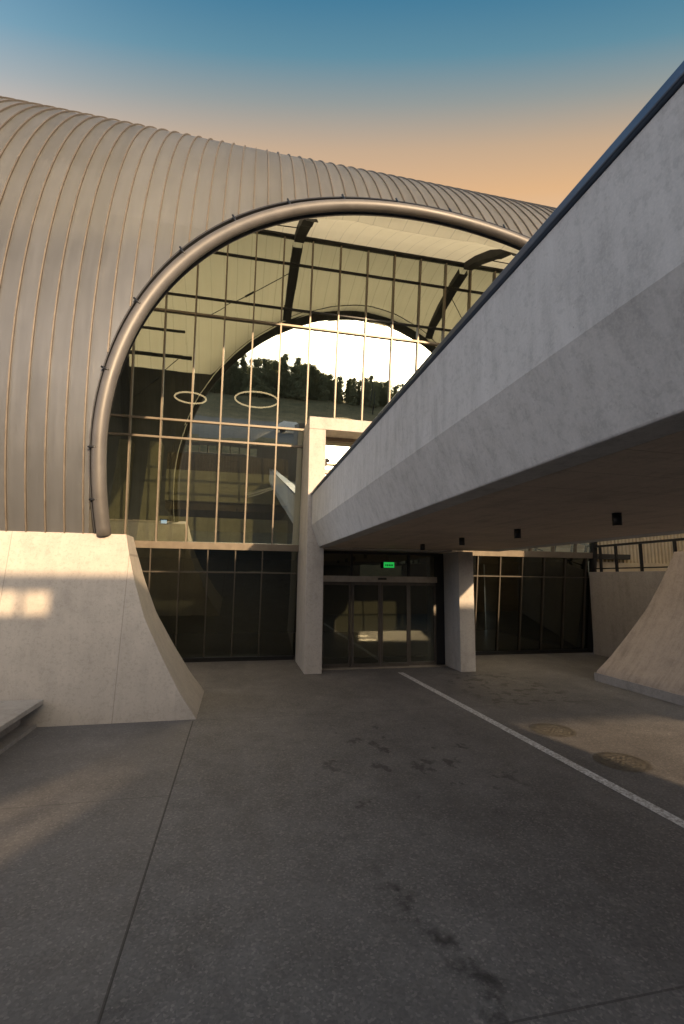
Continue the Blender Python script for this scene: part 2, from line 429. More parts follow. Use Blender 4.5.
# dark reveal between cladding edge and lining
gt = MB(); eo = edge_pts(OFF)
gt.grid([[on_shell(x, z, .03) for x, z in eo], [on_shell(x, z, .03) for x, z in edge_pts(OFF-.04)]], False)
gt.grid([[on_shell(x, z, .03) for x, z in edge_pts(OFF-.04)], [on_shell(x, z, -.08) for x, z in edge_pts(OFF-.05)], [on_shell(x, z, -.08) for x, z in edge_pts(.09)]], False)
rt = MB(); rt.grid([[on_shell(x, z, -.08) for x, z in edge_pts(.088)], [(x, lin(z)+.002, z) for x, z in edge_pts(.1)]], False)
an = MB(); an.grid([[on_shell(x, z, -.17) for x, z in edge_pts(.085)], [on_shell(x, z, -.17) for x, z in edge_pts(-.17)]], False)
local(an.build('inner_flange', M['dark']), vault)
local(rt.build('edge_return', M['lining']), vault)
local(gt.build('edge_gutter', M['gutter']), vault)
# pipe brackets
for i in range(4, len(ep), 6):
    x, z = ep[i]; xo, zo = eo[i]
    a = Vector(on_shell(x, z, .14)); b = Vector(on_shell(xo, zo, .09))
    m = MB(); m.tube([tuple(a+(b-a)*.1), tuple(b)], .022, 6)
    local(m.build('pipe_bracket', M['black']), vault)

def lin_col(x, full=False):
    z0 = hole_z(x, .12)
    z0 = LP[0][1] if (full or z0 is None) else max(LP[0][1], min(z0, 12.6))
    return [(x, lin(z0+(12.93-z0)*j/24), z0+(12.93-z0)*j/24) for j in range(25)]
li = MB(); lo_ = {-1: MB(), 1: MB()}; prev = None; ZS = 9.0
lx = sorted(set([round(-16+i*.44, 4) for i in range(93)]+[round(XC-(HA+.06)*math.cos(PI*i/70), 4) for i in range(71)]+[XC-HA-.0595, XC+HA+.0595, XC-HA-.05, XC+HA+.05]))
for x in lx:
    c = lin_col(x, abs(x-XC) >= HA+.06)
    zt_ = c[0][2]
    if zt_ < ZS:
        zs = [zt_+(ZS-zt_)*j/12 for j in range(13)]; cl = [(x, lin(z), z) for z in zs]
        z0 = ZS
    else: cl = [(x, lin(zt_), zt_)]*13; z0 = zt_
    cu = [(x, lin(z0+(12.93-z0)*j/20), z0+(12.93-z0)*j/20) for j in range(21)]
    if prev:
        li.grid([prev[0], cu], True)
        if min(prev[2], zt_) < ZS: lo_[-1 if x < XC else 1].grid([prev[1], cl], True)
    prev = (cu, cl, zt_)
local(li.build('soffit_lining', M['lining']), vault)

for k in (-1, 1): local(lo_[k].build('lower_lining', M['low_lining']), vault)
# steel ribs under the lining, purlins and tie rods
for rx in (-10.1, -4.35, 1.4, 7.0, 12.75):
    m = MB(); z0 = hole_z(rx, .05); z0 = 3.4 if z0 is None else z0
    n = 26; pr = [(lin(z0+(12.86-z0)*j/n)+.02, z0+(12.86-z0)*j/n-.02) for j in range(n+1)]
    rows = [[], [], [], []]
    for j, (y, z) in enumerate(pr):
        ya, za = pr[max(0, j-1)]; yb, zb = pr[min(n, j+1)]
        t = Vector((yb-ya, zb-za)).normalized(); nn = Vector((t.y, -t.x)); dp = .012+.2*max(0, min(1, (j-4)/9))
        for r_, (dx, k) in zip(rows, ((-.15,0),(-.15,1),(.15,1),(.15,0))): r_.append((rx+dx, y+nn.x*dp*k, z+nn.y*dp*k))
    m.grid(rows, False); local(m.build('rib', M['dark']), vault)
for (za, x0, x1, rr) in ((10.4,-10.1,-2.2,.05),(9.55,-10.1,-2.0,.07)):
    m = MB(); y = lin(za)+.3; m.tube([(x0,y,za-.1),(x1,y,za-.1)], rr, 8)
    local(m.build('purlin', M['dark']), vault)
for x0, x1, z0, z1 in ((-1.4,1.4,10.9,12.3),(-4.35,-2.3,7.6,9.5),(7.0,9.0,12.3,11.0)):
    m = MB(); m.tube([(x0,lin(z0)+.35,z0),(x1,lin(z1)+.35,z1)], .014, 6)
    c = ((x0+x1)/2, (lin(z0)+lin(z1))/2+.35, (z0+z1)/2); d = Vector((x1-x0, lin(z1)-lin(z0), z1-z0)).normalized()*.18
    m.tube([tuple(Vector(c)-d), tuple(Vector(c)+d)], .035, 6)
    local(m.build('tie_rod', M['dark']), vault)

# ------------------------------------------------------------------ concrete bases
prof_l = [(0,0),(.06,.03),(.43,.30),(1.04,.65),(1.73,1.01),(2.42,1.25),(3.0,1.41),(3.27,1.47)]   # (z, inset from toe)
def base(side, toe, yf0, yf1, yb0, ybk, outer, mat, kerb, name, label):
    root = thing(name, label, 'concrete base', loc=(toe, yf0, 0))
    bpy.context.view_layer.update()
    n = 26; front = []; back = []
    for i in range(n+1):
        z = 3.27*i/n
        zz = z
        if kerb: zz = 0 if z < kerb else (z-kerb)*3.27/(3.27-kerb)
        for (a, da), (b, db) in zip(prof_l, prof_l[1:]):
            if a <= zz <= b: d = da+(db-da)*(zz-a)/(b-a); break
        if kerb: d *= 1.25
        x = toe-side*d
        yf = yf0+(yf1-yf0)*(z/3.27); yb = yb0-ybk*z
        front.append((x, yf, z)); back.append((x, yb, z))
    m = MB()
    sm_from = 0
    mid = [(f[0]*.18+b[0]*.82+side*.0, f[1]*.18+b[1]*.82, f[2]) for f, b in zip(front, back)]
    m.grid([front, back], True, side < 0)
    fo = [(outer, f[1], f[2]) for f in front]; bo = [(outer, b[1], b[2]) for b in back]
    m2 = MB(); m2.grid([fo, front], False, side < 0); m2.grid([back, bo], False, side < 0)
    m2.quad(front[-1], back[-1], bo[-1], fo[-1])
    m2.quad(fo[0], bo[0], bo[-1], fo[-1])
    if kerb:
        k = MB(); k.box(toe-.02, toe+.012, yf0+.02, yb0-.02, 0, kerb)
        local(k.build('kerb', M['conc_wall']), root)
    local(m.build('curved_flank', mat), root)
    local(m2.build('front_face', M['conc_base'] if not kerb else mat), root)
    return root
base(1, -.62, 9.08, 9.50, 11.2, .33, -26, M['conc_base'], 0, 'concrete_base', 'pale concrete base with curved flank under the left end of the metal vault')
base(-1, 9.0, 8.15, 8.7, 10.8, .27, 34, M['conc_flare'], .2, 'concrete_base', 'board marked concrete base curving up beside the right retaining wall')

# ------------------------------------------------------------------ leaning glass facade
T8 = math.tan(R(8)); Y0 = 15.0
def fy(z, out=0): return Y0-z*T8-out
fac = thing('glass_facade', 'tall outward leaning glass facade gridded with bronze mullions inside the arch', 'glass facade', loc=(XC, Y0, 0))
bpy.context.view_layer.update()
def fbar(x0, x1, z0, z1, dep, name, mat, back=.05):
    m = MB()
    m.hexa([(x0,fy(z0,dep),z0),(x1,fy(z0,dep),z0),(x1,fy(z0,-back),z0),(x0,fy(z0,-back),z0),(x0,fy(z1,dep),z1),(x1,fy(z1,dep),z1),(x1,fy(z1,-back),z1),(x0,fy(z1,-back),z1)])
    return local(m.build(name, mat), fac)
FX0, FX1 = -4.9, 12.25
upx = [.97-.835*k for k in range(1, 8)][::-1]+[.97+.885*k for k in range(0, 13)]
upx = [x for x in upx if FX0+.2 < x < FX1-.1]
lowL = [.70-.8*k for k in range(0, 7)][::-1]; lowR = [7.85+.84*k for k in range(0, 6)]
gm = MB()
def pane(x0, x1, z0, z1):
    # every pane sits a hair out of plane, as real panes do
    e = [random.uniform(-.0025, .0025) for _ in range(4)]
    gm.quad((x0,fy(z0,e[0]),z0),(x1,fy(z0,e[1]),z0),(x1,fy(z1,e[2]),z1),(x0,fy(z1,e[3]),z1))
zt = [3.5,6.5,7.02,10.15,10.66,12.04,12.9]
bx = [FX0]+upx+[FX1]
for a, b in zip(bx, bx[1:]):
    for za, zb in zip(zt, zt[1:]): pane(a, b, za, zb)
local(gm.build('upper_glazing', M['glass'], merge=False), fac)
gm = MB()
for xsL, e0, e1 in ((lowL, FX0, 1.78), (lowR, 6.5, FX1)):
    bb = [e0]+xsL+[e1]
    for a, b in zip(bb, bb[1:]):
        for za, zb in ((.12,2.63),(2.63,3.3)): pane(a, b, za, zb)
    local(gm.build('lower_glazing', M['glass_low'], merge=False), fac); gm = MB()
for x in upx: fbar(x-.021, x+.021, 3.5, 12.8, .085, 'mullion', M['frame'])
for xsL in (lowL, lowR):
    for x in xsL: fbar(x-.018, x+.018, .12, 3.3, .06, 'mullion', M['frame_shaded'])
for z, hh in ((6.5,.028),(7.02,.028),(10.15,.028)): fbar(FX0, FX1, z-hh, z+hh, .079, 'transom', M['frame'])
for z, hh in ((10.66,.02),(12.04,.02)): fbar(FX0, FX1, z-hh, z+hh, .06, 'dark_transom', M['cornice'])
fbar(FX0, FX1, 12.84, 12.97, .10, 'cornice', M['cornice'], .1)
for x0, x1 in ((FX0, 1.78), (6.5, FX1)):
    fbar(x0, x1, 2.61, 2.65, .054, 'transom', M['frame_shaded'])
    fbar(x0, x1, 0, .12, .09, 'sill', M['cornice'])
fbar(FX0, FX1, 3.3, 3.5, .10, 'floor_band', M['frame'])
fbar(FX1, FX1+.16, 0, 12.8, .12, 'end_post', M['cornice'])
fbar(FX0-.16, FX0, 0, 12.8, .12, 'end_post', M['cornice'])

# ------------------------------------------------------------------ entrance portal
po = thing('entrance_portal', 'tall pale concrete portal frame around the entrance doors', 'portal', loc=(4.1, 12.7, 0))
bpy.context.view_layer.update()
m = MB(); m.box(1.79, 2.26, 12.66, 14.62, 0, 3.28); m.hexa([(1.79,12.66,3.28),(2.26,12.66,3.28),(2.26,14.5,3.28),(1.79,14.5,3.28),(1.79,12.66,6.66),(2.26,12.66,6.66),(2.26,14.0,6.66),(1.79,14.0,6.66)])
local(m.build('pillar', M['conc'], bevel=.012), po)
m = MB(); m.box(6.05, 6.50, 12.3, 14.62, 0, 3.285); m.hexa([(6.05,12.66,3.40),(6.50,12.66,3.40),(6.50,14.5,3.40),(6.05,14.5,3.40),(6.05,12.66,6.66),(6.50,12.66,6.66),(6.50,14.0,6.66),(6.05,14.0,6.66)])
local(m.build('pillar', M['conc'], bevel=.012), po)
m = MB(); m.hexa([(1.79,12.66,6.663),(6.5,12.66,6.663),(6.5,14.0,6.663),(1.79,14.0,6.663),(1.79,12.66,7.02),(6.5,12.66,7.02),(6.5,13.95,7.02),(1.79,13.95,7.02)])
local(m.build('lintel', M['conc'], bevel=.012), po)
m = MB(); m.box(2.262, 6.048, 12.662, 14.3, 3.29, 3.58); local(m.build('landing', M['conc']), po)
up = thing('upper_window', 'glazed upper doorway reflecting white sky within the concrete portal', 'window', loc=(4.1, 13.5, 4.0))
bpy.context.view_layer.update()
m = MB(); m.quad((2.26,13.45,3.6),(6.05,13.45,3.6),(6.05,13.45,6.66),(2.26,13.45,6.66)); local(m.build('pane', M['glass']), up)
for z, hh in ((5.62,.06),(6.6,.05),(5.85,.02)):
    m = MB(); m.box(2.26, 6.05, 13.36, 13.44, z-hh, z+hh); local(m.build('transom', M['frame']), up)
for x in (2.29, 3.5, 4.8, 6.0):
    m = MB(); m.box(x-.03, x+.03, 13.365, 13.44, 3.6, 6.55); local(m.build('mullion', M['frame']), up)
cam_ = thing('security_camera', 'small dark dome camera fixed below the portal lintel by the upper window', 'camera', loc=(2.42, 13.3, 5.92))
m = MB(); m.box(-.03,.03,-.0,.06,.02,.09); m.build('bracket', M['black'], cam_)
m = MB(); m.tube([(0,-.14,-.03),(0,.04,.03)], .055, 10); m.build('body', M['black'], cam_)

# ------------------------------------------------------------------ sliding entrance door
DY = 13.32
dr = thing('sliding_door', 'dark framed automatic glass sliding doors under the concrete bridge', 'door', loc=(4.15, DY, 0))
bpy.context.view_layer.update()
def dbox(name, mat, x0, x1, z0, z1, y0=DY-.03, y1=DY+.05, parent=dr):
    m = MB(); m.box(x0, x1, y0, y1, z0, z1); o = m.build(name, mat); return local(o, parent)
dbox('jamb', M['black'], 2.263, 2.33, 0, 3.27); dbox('jamb', M['black'], 5.78, 6.047, 0, 3.27)
dbox('header', M['door_head'], 2.33, 5.78, 2.40, 2.57, DY-.14, DY+.06)
dbox('sensor', M['black'], 3.95, 4.2, 2.47, 2.52, DY-.19, DY-.142)
dbox('head_frame', M['black'], 2.33, 5.78, 3.2, 3.27)
for x in (3.2, 4.95): dbox('transom_post', M['black'], x-.03, x+.03, 2.57, 3.2)
m = MB(); m.quad((2.33,DY+.01,2.57),(5.78,DY+.01,2.57),(5.78,DY+.01,3.2),(2.33,DY+.01,3.2)); local(m.build('transom_pane', M['door_glass']), dr)
lw = (5.78-2.33)/4
for i in range(4):
    x0 = 2.33+lw*i+.004; x1 = x0+lw-.008; off = 0 if i in (0,3) else -.055
    lf = bpy.data.objects.new('door_leaf', None); COL.objects.link(lf); local(lf, dr)
    m = MB(); y0, y1 = DY-.02+off, DY+.025+off; w = .065
    m.box(x0, x0+w, y0, y1, .03, 2.39); m.box(x1-w, x1, y0, y1, .03, 2.39)
    m.box(x0+w, x1-w, y0+.001, y1-.001, .03, .13); m.box(x0+w, x1-w, y0+.001, y1-.001, 2.31, 2.39)
    m.build('leaf_frame', M['door'], lf)
    m = MB(); m.quad((x0+w,DY+off,.13),(x1-w,DY+off,.13),(x1-w,DY+off,2.31),(x0+w,DY+off,2.31)); m.build('leaf_pane', M['door_glass'], lf)
dbox('threshold', M['door_head'], 2.3, 6.04, .004, .028, DY-.2, DY+.1)
ex = thing('exit_sign', 'small lit green exit sign above the entrance doors', 'sign', loc=(4.29, DY-.1, 2.90))
m = MB(); m.box(-.17,.17,-.03,.03,-.09,.09); m.build('housing', M['black'], ex)
m = MB(); m.box(-.16,.16,-.036,-.031,-.08,.08); m.build('face', M['exit'], ex)
m = MB()
for i, (a, b) in enumerate(((-.12,-.09),(-.075,-.02),(-.005,.05),(.065,.12))): m.box(a, b, -.040, -.037, -.035, .02)
m.build('pictogram', M['exit_mark'], ex)
m = MB(); m.cyl((0,0), .008, .09, .29, 8); m.build('hanger', M['black'], ex)

# ------------------------------------------------------------------ footbridge
br = thing('footbridge', 'massive concrete footbridge running overhead to the entrance portal', 'bridge', loc=(4.65, 3, 0))
bpy.context.view_layer.update()
ya, yb = -5.9, 12.655
XO, XI, ZB, ZK, ZT = 1.90, 2.12, 3.338, 3.927, 4.77
XRO, XRI = 7.75, 7.52
def prism(sec, y0, y1, name, mat, bevel=0, ny=1):
    m = MB(); n = len(sec)
    for k in range(ny):
        a = y0+(y1-y0)*k/ny; b = y0+(y1-y0)*(k+1)/ny
        for i in range(n):
            p, q = sec[i], sec[(i+1) % n]
            m.quad((p[0],a,p[1]),(q[0],a,q[1]),(q[0],b,q[1]),(p[0],b,p[1]))
    m.poly([(p[0],y0,p[1]) for p in sec][::-1]); m.poly([(p[0],y1,p[1]) for p in sec])
    return local(m.build(name, mat, bevel=bevel), br)
prism([(XI,ZB),(XO,ZK),(XO,ZT),(XO+.3,ZT),(XO+.3,4.05),(XO+.5,4.0),(XO+.5,ZB)], ya, yb, 'left_parapet', M['conc_bridge'], .015)
prism([(XRI,ZB),(XRI-.5,ZB),(XRI-.5,4.0),(XRO-.3,4.05),(XRO-.3,ZT),(XRO,ZT),(XRO,ZK)], ya, yb, 'right_parapet', M['conc_bridge'], .015)
prism([(XO+.502,ZB+.004),(XRI-.502,ZB+.004),(XRI-.502,3.9),(XO+.502,3.9)], ya, yb-.002, 'deck', M['conc_soffit'])
for x0 in (XO, XRO-.3):
    prism([(x0-.03,ZT+.003),(x0+.33,ZT+.003),(x0+.33,ZT+.07),(x0-.03,ZT+.07)], ya, yb, 'coping', M['coping'], .01)
lights = []
dl_lab = ['black cylinder downlight on the bridge soffit nearest the camera', 'black cylinder downlight on the bridge soffit second from the camera', 'black cylinder downlight on the bridge soffit third from the camera', 'black cylinder downlight on the bridge soffit nearest the doors']
proto = None
for (x, y), lb in zip(((4.57,4.93),(4.5,6.97),(4.40,8.77),(4.33,10.69)), dl_lab):
    if proto is None:
        proto = d = thing('downlight', lb, 'lamp', 'downlights under the bridge', (x, y, ZB))
        m = MB(); m.cyl((0,0), .055, -.15, .003, 20); m.build('housing', M['black'], d)
        m = MB(); m.cyl((0,0), .042, -.155, -.1502, 16); m.build('lens', M['lens'], d)
    else:
        d = copy_tree(proto); d['label'] = lb; d.location = (x, y, ZB)

# ------------------------------------------------------------------ right retaining wall, railing, cladding
m = MB(); m.box(12.16, 12.5, 9.8, 14.55, 0, 2.82)
tag(m.build('retaining_wall', M['conc_wall'], bevel=.01), 'plain grey concrete retaining wall between the right facade and the curved base', 'wall')
m = MB(); m.box(12.502, 34, 9.6, 14.8, 2.5, 2.74); tag(m.build('terrace_slab', M['conc']), 'raised concrete terrace behind the railing on the retaining wall', 'terrace')
rl = thing('railing', 'black metal railing on top of the retaining wall', 'railing', loc=(12.33, 12, 2.82))
for y in (9.95, 11.25, 12.45, 13.45, 14.15, 14.45):
    m = MB(); m.box(-.035, .035, y-12-.035, y-12+.035, -.005, .86); m.build('post', M['black'], rl)
m = MB(); m.box(-.045, .045, -2.1, 2.5, .86, .93); m.build('handrail', M['black'], rl)
m = MB(); m.box(-.02, .02, -2.1, 2.5, .10, .14); m.build('bottom_rail', M['black'], rl)
cw = thing('cladding_wall', 'ribbed cladding wall behind the railing with sunlight put into its cream colour', 'wall', loc=(15, 14.9, 2.74))
m = MB(); 
n = 60
pts = []
for i in range(n):
    x = -2.45+i*.16
    pts += [(x, 0), (x+.08, 0), (x+.095, .06), (x+.145, .06)]
m.grid([[(x, y, .45) for x, y in pts], [(x, y, 9.5) for x, y in pts]], False, True)
m.build('ribbed_sheet', M['clad'], cw, merge=False)
m = MB(); m.box(-2.45, 7.2, -.12, .1, .003, .45); m.build('plinth', M['clad'], cw)

# ------------------------------------------------------------------ bench, manhole covers
bn = thing('bench', 'low concrete slab bench against the left concrete base', 'bench', loc=(-4.0, 7.9, 0))
m = MB(); m.box(-1.8, .93, -1.6, 1.14, .37, .45); m.build('seat', M['conc'], bn, bevel=.01)
m = MB(); m.box(-1.75, .62, -1.3, 1.14, 0, .367); m.build('plinth', M['conc_wall'], bn)
m = MB(); m.box(-1.7, .86, -1.58, 1.14, .002, .06); m.build('footing', M['conc_wall'], bn)
def cover(x, y, lab):
    o = thing('manhole_cover', lab, 'manhole cover', 'manhole covers beside the white line', (x, y, 0))
    m = MB(); r0, r1 = .31, .36; n = 40
    m.grid([[(r1*math.cos(2*PI*i/n), r1*math.sin(2*PI*i/n), .005) for i in range(n+1)], [(r0*math.cos(2*PI*i/n), r0*math.sin(2*PI*i/n), .008) for i in range(n+1)]], False)
    m.build('frame', M['iron'], o)
    m = MB(); m.poly([(.305*math.cos(2*PI*i/n), .305*math.sin(2*PI*i/n), .006) for i in range(n)])
    for i in range(-3, 4):
        for j in range(-3, 4):
            if i*i+j*j < 9: m.box(i*.085-.02, i*.085+.02, j*.085-.02, j*.085+.02, .0062, .009)
    m.build('lid', M['iron'], o, merge=False)
cover(5.36, 6.0, 'round cast iron manhole cover nearer the camera right of the white line')
cover(5.3, 7.42, 'round cast iron manhole cover farther off right of the white line')

# ------------------------------------------------------------------ interior
m = MB(); m.box(-4.9, 12.2, 15.06, 34, -.1, .02); struct(m.build('interior_floor', M['int_floor']))
m = MB(); m.hexa([(-6,15.0-3.3*T8+.08,3.3),(14,15.0-3.3*T8+.08,3.3),(14,22.4,3.3),(-6,22.4,3.3),(-6,15.0-3.48*T8+.08,3.48),(14,15.0-3.48*T8+.08,3.48),(14,22.4,3.48),(-6,22.4,3.48)])
tag(m.build('mezzanine_floor', M['int_dark']), 'upper concourse floor slab behind the facade band', 'floor')
m = MB(); m.box(-4.9, 12.2, 22, 22.3, .02, 3.298); m.box(-5.2, -4.93, 15.1, 22.3, .02, 3.298); m.box(12.42, 12.6, 15.1, 22.3, .02, 3.298); tag(m.build('back_wall', M['int_dark']), 'dark rear and side walls of the lower hall behind the glass', 'wall')
ga = thing('gallery', 'concrete gallery with panelled front behind the left glazing', 'gallery', loc=(0, 18, 3.48))
m = MB(); m.box(-2.75, 1.75, 0, .25, 1.8, 2.95); m.build('panel_front', M['conc_in'], ga)
m = MB()
for i in range(42): m.box(-2.75+i*.107, -2.75+i*.107+.095, .03, .22, 2.953, 3.6)
m.build('slatted_balustrade', M['wood'], ga, merge=False)
m = MB(); m.box(-2.75, 1.75, .252, 4, 1.5, 1.8); m.build('slab', M['wood'], ga)
m = MB(); m.box(-3.4, 1.75, -.35, -.1, .003, 1.15); m.build('lower_wall', M['conc_in'], ga)
m = MB(); m.box(-2.75, 1.75, 3.8, 4, .003, 1.5); m.build('recess_wall', M['int_dark'], ga)
for dx, lab in ((-4.35,'leaning pale concrete column inside the glass nearest the arch ring'),(-3.35,'leaning pale concrete column inside the glass second from the arch ring')):
    m = MB(); m.hexa([(-.28,-.3,0),(.28,-.3,0),(.28,.3,0),(-.28,.3,0),(-.05,-.25,3.7),(.34,-.25,3.7),(.34,.25,3.7),(-.05,.25,3.7)])
    o = m.build('concrete_column', M['conc_in']); o.location = (dx+.2, 17.3, 3.48); tag(o, lab, 'column', 'columns inside the glass')
sc_ = thing('display_screen', 'small bright bluish display screen on the gallery wall inside', 'screen', loc=(-2.66, 17.6, 4.42))
m = MB(); m.box(-.14,.14,0,.045,-.1,.1); m.build('case', M['black'], sc_)
m = MB(); m.box(-.10,.10,-.006,-.002,-.065,.065); m.build('lit_face', M['screen'], sc_)
m = MB(); m.box(-.02,.02,.046,.06,-.03,.03); 
def pendant(x, y, z, r, lab):
    o = thing('pendant_ring', lab, 'lamp', 'pendant ring lamps inside the glass', (x, y, z))
    m = MB(); m.tube([(r*math.cos(2*PI*i/48), r*math.sin(2*PI*i/48), 0) for i in range(48)], .032, 8, True); m.build('led_ring', M['led'], o)
    for k in range(3):
        a = 2*PI*k/3+.4; m = MB(); m.tube([(r*math.cos(a), r*math.sin(a), 0), (0,0,2.6)], .004, 5, False); m.build('wire', M['dark'], o)
    m = MB(); m.cyl((0,0), .006, 2.6, 5.0, 6); m.build('wire', M['dark'], o)
pendant(-2.05, 18, 9.24, .57, 'smaller lit pendant ring lamp seen left through the glass')
pendant(.43, 18, 9.40, .83, 'larger lit pendant ring lamp seen in the middle of the glass')
pendant(3.75, 18, 8.68, .75, 'lit pendant ring lamp half hidden behind the portal lintel')

# ------------------------------------------------------------------ behind the camera: street promenade with parts added to shape the sun, hill road, trees (seen in the glass)
pr = thing('promenade', 'raised concrete street promenade on a wall across from the vault', 'promenade', loc=(0, -6, 0))
m = MB(); yF, yB = -.35, 0
def wbox(x0, x1, z0, z1): m.box(x0, x1, yF, yB, z0, z1)
wbox(-40, .3, 0, 5.62); wbox(.3, 2.45, 0, 2.45)
m.hexa([(.3,yF,2.45),(2.45,yF,2.45),(2.45,yB,2.45),(.3,yB,2.45),(.3,yF,2.5),(2.45,yF,3.28),(2.45,yB,3.28),(.3,yB,2.5)])  # slanted gap added to throw a streak of sun on the left paving
m.hexa([(.3,yF,2.98),(2.45,yF,3.44),(2.45,yB,3.44),(.3,yB,2.98),(.3,yF,5.62),(2.45,yF,5.62),(2.45,yB,5.62),(.3,yB,5.62)])
m.hexa([(.3,yF,2.70),(2.45,yF,3.35),(2.45,yB,3.35),(.3,yB,2.70),(.3,yF,2.74),(2.45,yF,3.39),(2.45,yB,3.39),(.3,yB,2.74)])
wbox(2.45, 8.5, 0, 5.62); wbox(8.5, 13.0, 0, 2.55); wbox(11.7, 13.0, 2.55, 3.55); wbox(8.5, 13.0, 3.5, 3.62); wbox(8.5, 10.2, 3.62, 4.15); wbox(8.5, 13.0, 4.15, 5.62)  # openings added so direct sun makes the patch on the right paving
for x in (10.8, 11.4, 12.0, 12.6): wbox(x-.05, x+.05, 3.62, 4.15)  # bars added to break that sun patch into a grid
wbox(13, 60, 0, 5.62)
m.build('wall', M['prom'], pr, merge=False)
m = MB(); m.box(3.9, 7.2, -3.6, -.36, 5.102, 8.2); m.build('shade_block', M['prom'], pr)  # unseen block added to widen the shadow on the lower left facade
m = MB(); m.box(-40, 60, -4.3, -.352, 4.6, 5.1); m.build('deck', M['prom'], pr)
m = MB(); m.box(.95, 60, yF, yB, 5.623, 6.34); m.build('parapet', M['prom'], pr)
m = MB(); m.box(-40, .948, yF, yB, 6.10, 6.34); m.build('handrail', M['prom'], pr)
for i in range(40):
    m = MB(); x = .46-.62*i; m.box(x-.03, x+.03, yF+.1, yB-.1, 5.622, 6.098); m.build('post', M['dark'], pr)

def crown_mesh(seed, h, w):
    rnd = random.Random(seed); m = MB()
    cl = []
    for i in range(46):
        t = rnd.uniform(.08, 1.0); rr = w*(1.05-t*.75)
        a = rnd.uniform(0, 2*PI); d = rr*rnd.uniform(.1, .8)
        cl.append((d*math.cos(a), d*math.sin(a), h*t, rnd.uniform(.5, 1.0)*w*.30))
    for c in cl:
        for k in range(80):
            v = Vector((rnd.gauss(0,1), rnd.gauss(0,1), rnd.gauss(0,.7))).normalized()*c[3]*rnd.uniform(.5, 1.1)
            p = Vector(c[:3])+v; s = rnd.uniform(.09, .2)
            a = Vector((rnd.gauss(0,1), rnd.gauss(0,1), rnd.gauss(0,1))).normalized(); b = a.orthogonal().normalized()
            m.quad(tuple(p-a*s-b*s*.6), tuple(p+a*s-b*s*.6), tuple(p+a*s*.8+b*s*.6), tuple(p-a*s*.8+b*s*.6))
    return m
protos = []
kinds = [('broad dark pine', 8.6, 3.4), ('tall narrow pine', 9.8, 2.4), ('low bushy tree', 6.4, 3.6)]
for i, (kn, hh, ww) in enumerate(kinds):
    o = thing('hill_tree', 'x', 'tree', 'trees on the hill mirrored in the glass', (0, -108, 19))
    crown_mesh(11+i, hh, ww).build('crown', M['leaf'], o, merge=False)
    m = MB(); m.tube([(0,0,-.4),(.1,0,hh*.4),(0,.1,hh*.85)], .2, 7, r2=.06); m.build('trunk', M['bark'], o)
    protos.append(o)
used = set(); rnd = random.Random(5); cnt = [0,0,0]
for i in range(170):
    k = rnd.choice((0,0,1,2,2)); x = -34+i*.66+rnd.uniform(-.9,.9); y = -rnd.uniform(111, 128)
    o = protos[k] if k not in used else copy_tree(protos[k]); used.add(k)
    o.location = (x, y, hz(y)-.2); o.rotation_euler = (0,0,rnd.uniform(0,6.28)); s = rnd.uniform(.98, 1.22)*(.78 if x > 20 else 1.08); o.scale = (s,s,s*rnd.uniform(.85,1.05))
    o['label'] = '%s on the hillside mirrored in the glass facade' % kinds[k][0]
car = thing('parked_car', 'pale hatchback car parked on the hill road mirrored in the glass', 'car', loc=(6.4, -38.5, hz(-38.5)))
m = MB(); sec = [(-2.0,.32),(2.0,.32),(2.05,.62),(1.95,.85),(1.1,.95),(.5,1.42),(-1.25,1.46),(-1.95,.95),(-2.06,.6)]
for side in (1,):
    a = [(x, -.84 if z < 1 else -.68, z) for x, z in sec]; b = [(x, .84 if z < 1 else .68, z) for x, z in sec]
    m.poly(a); m.poly(b[::-1])
    for i in range(len(sec)): j = (i+1) % len(sec); m.quad(a[j], a[i], b[i], b[j])
m.build('body', M['white_paint'], car, bevel=.05)
for sy in (-1, 1):
    m = MB(); m.quad((1.0,sy*.80,.97),(.48,sy*.70,1.36),(-1.2,sy*.70,1.38),(-1.8,sy*.80,.98)); m.build('side_window', M['car_glass'], car)
m = MB(); m.quad((1.12,-.7,.98),(1.12,.7,.98),(.56,.6,1.40),(.56,-.6,1.40)); m.build('windscreen', M['car_glass'], car)
for x in (-1.25, 1.3):
    for sy in (-1, 1):
        m = MB(); m.tube([(x, sy*.70, .31),(x, sy*.88, .31)], .31, 18); m.build('wheel', M['rubber'], car)
mast = thing('lamp_mast', 'thin mast standing among the hill trees mirrored in the glass', 'mast', loc=(34, -100, hz(-100)))
m = MB(); m.tube([(0,0,0),(0,0,9.8)], .16, 8, r2=.08); m.build('pole', M['dark'], mast)
m = MB(); m.box(-.5,.5,-.1,.1,9.7,9.85); m.build('lamp_head', M['dark'], mast)

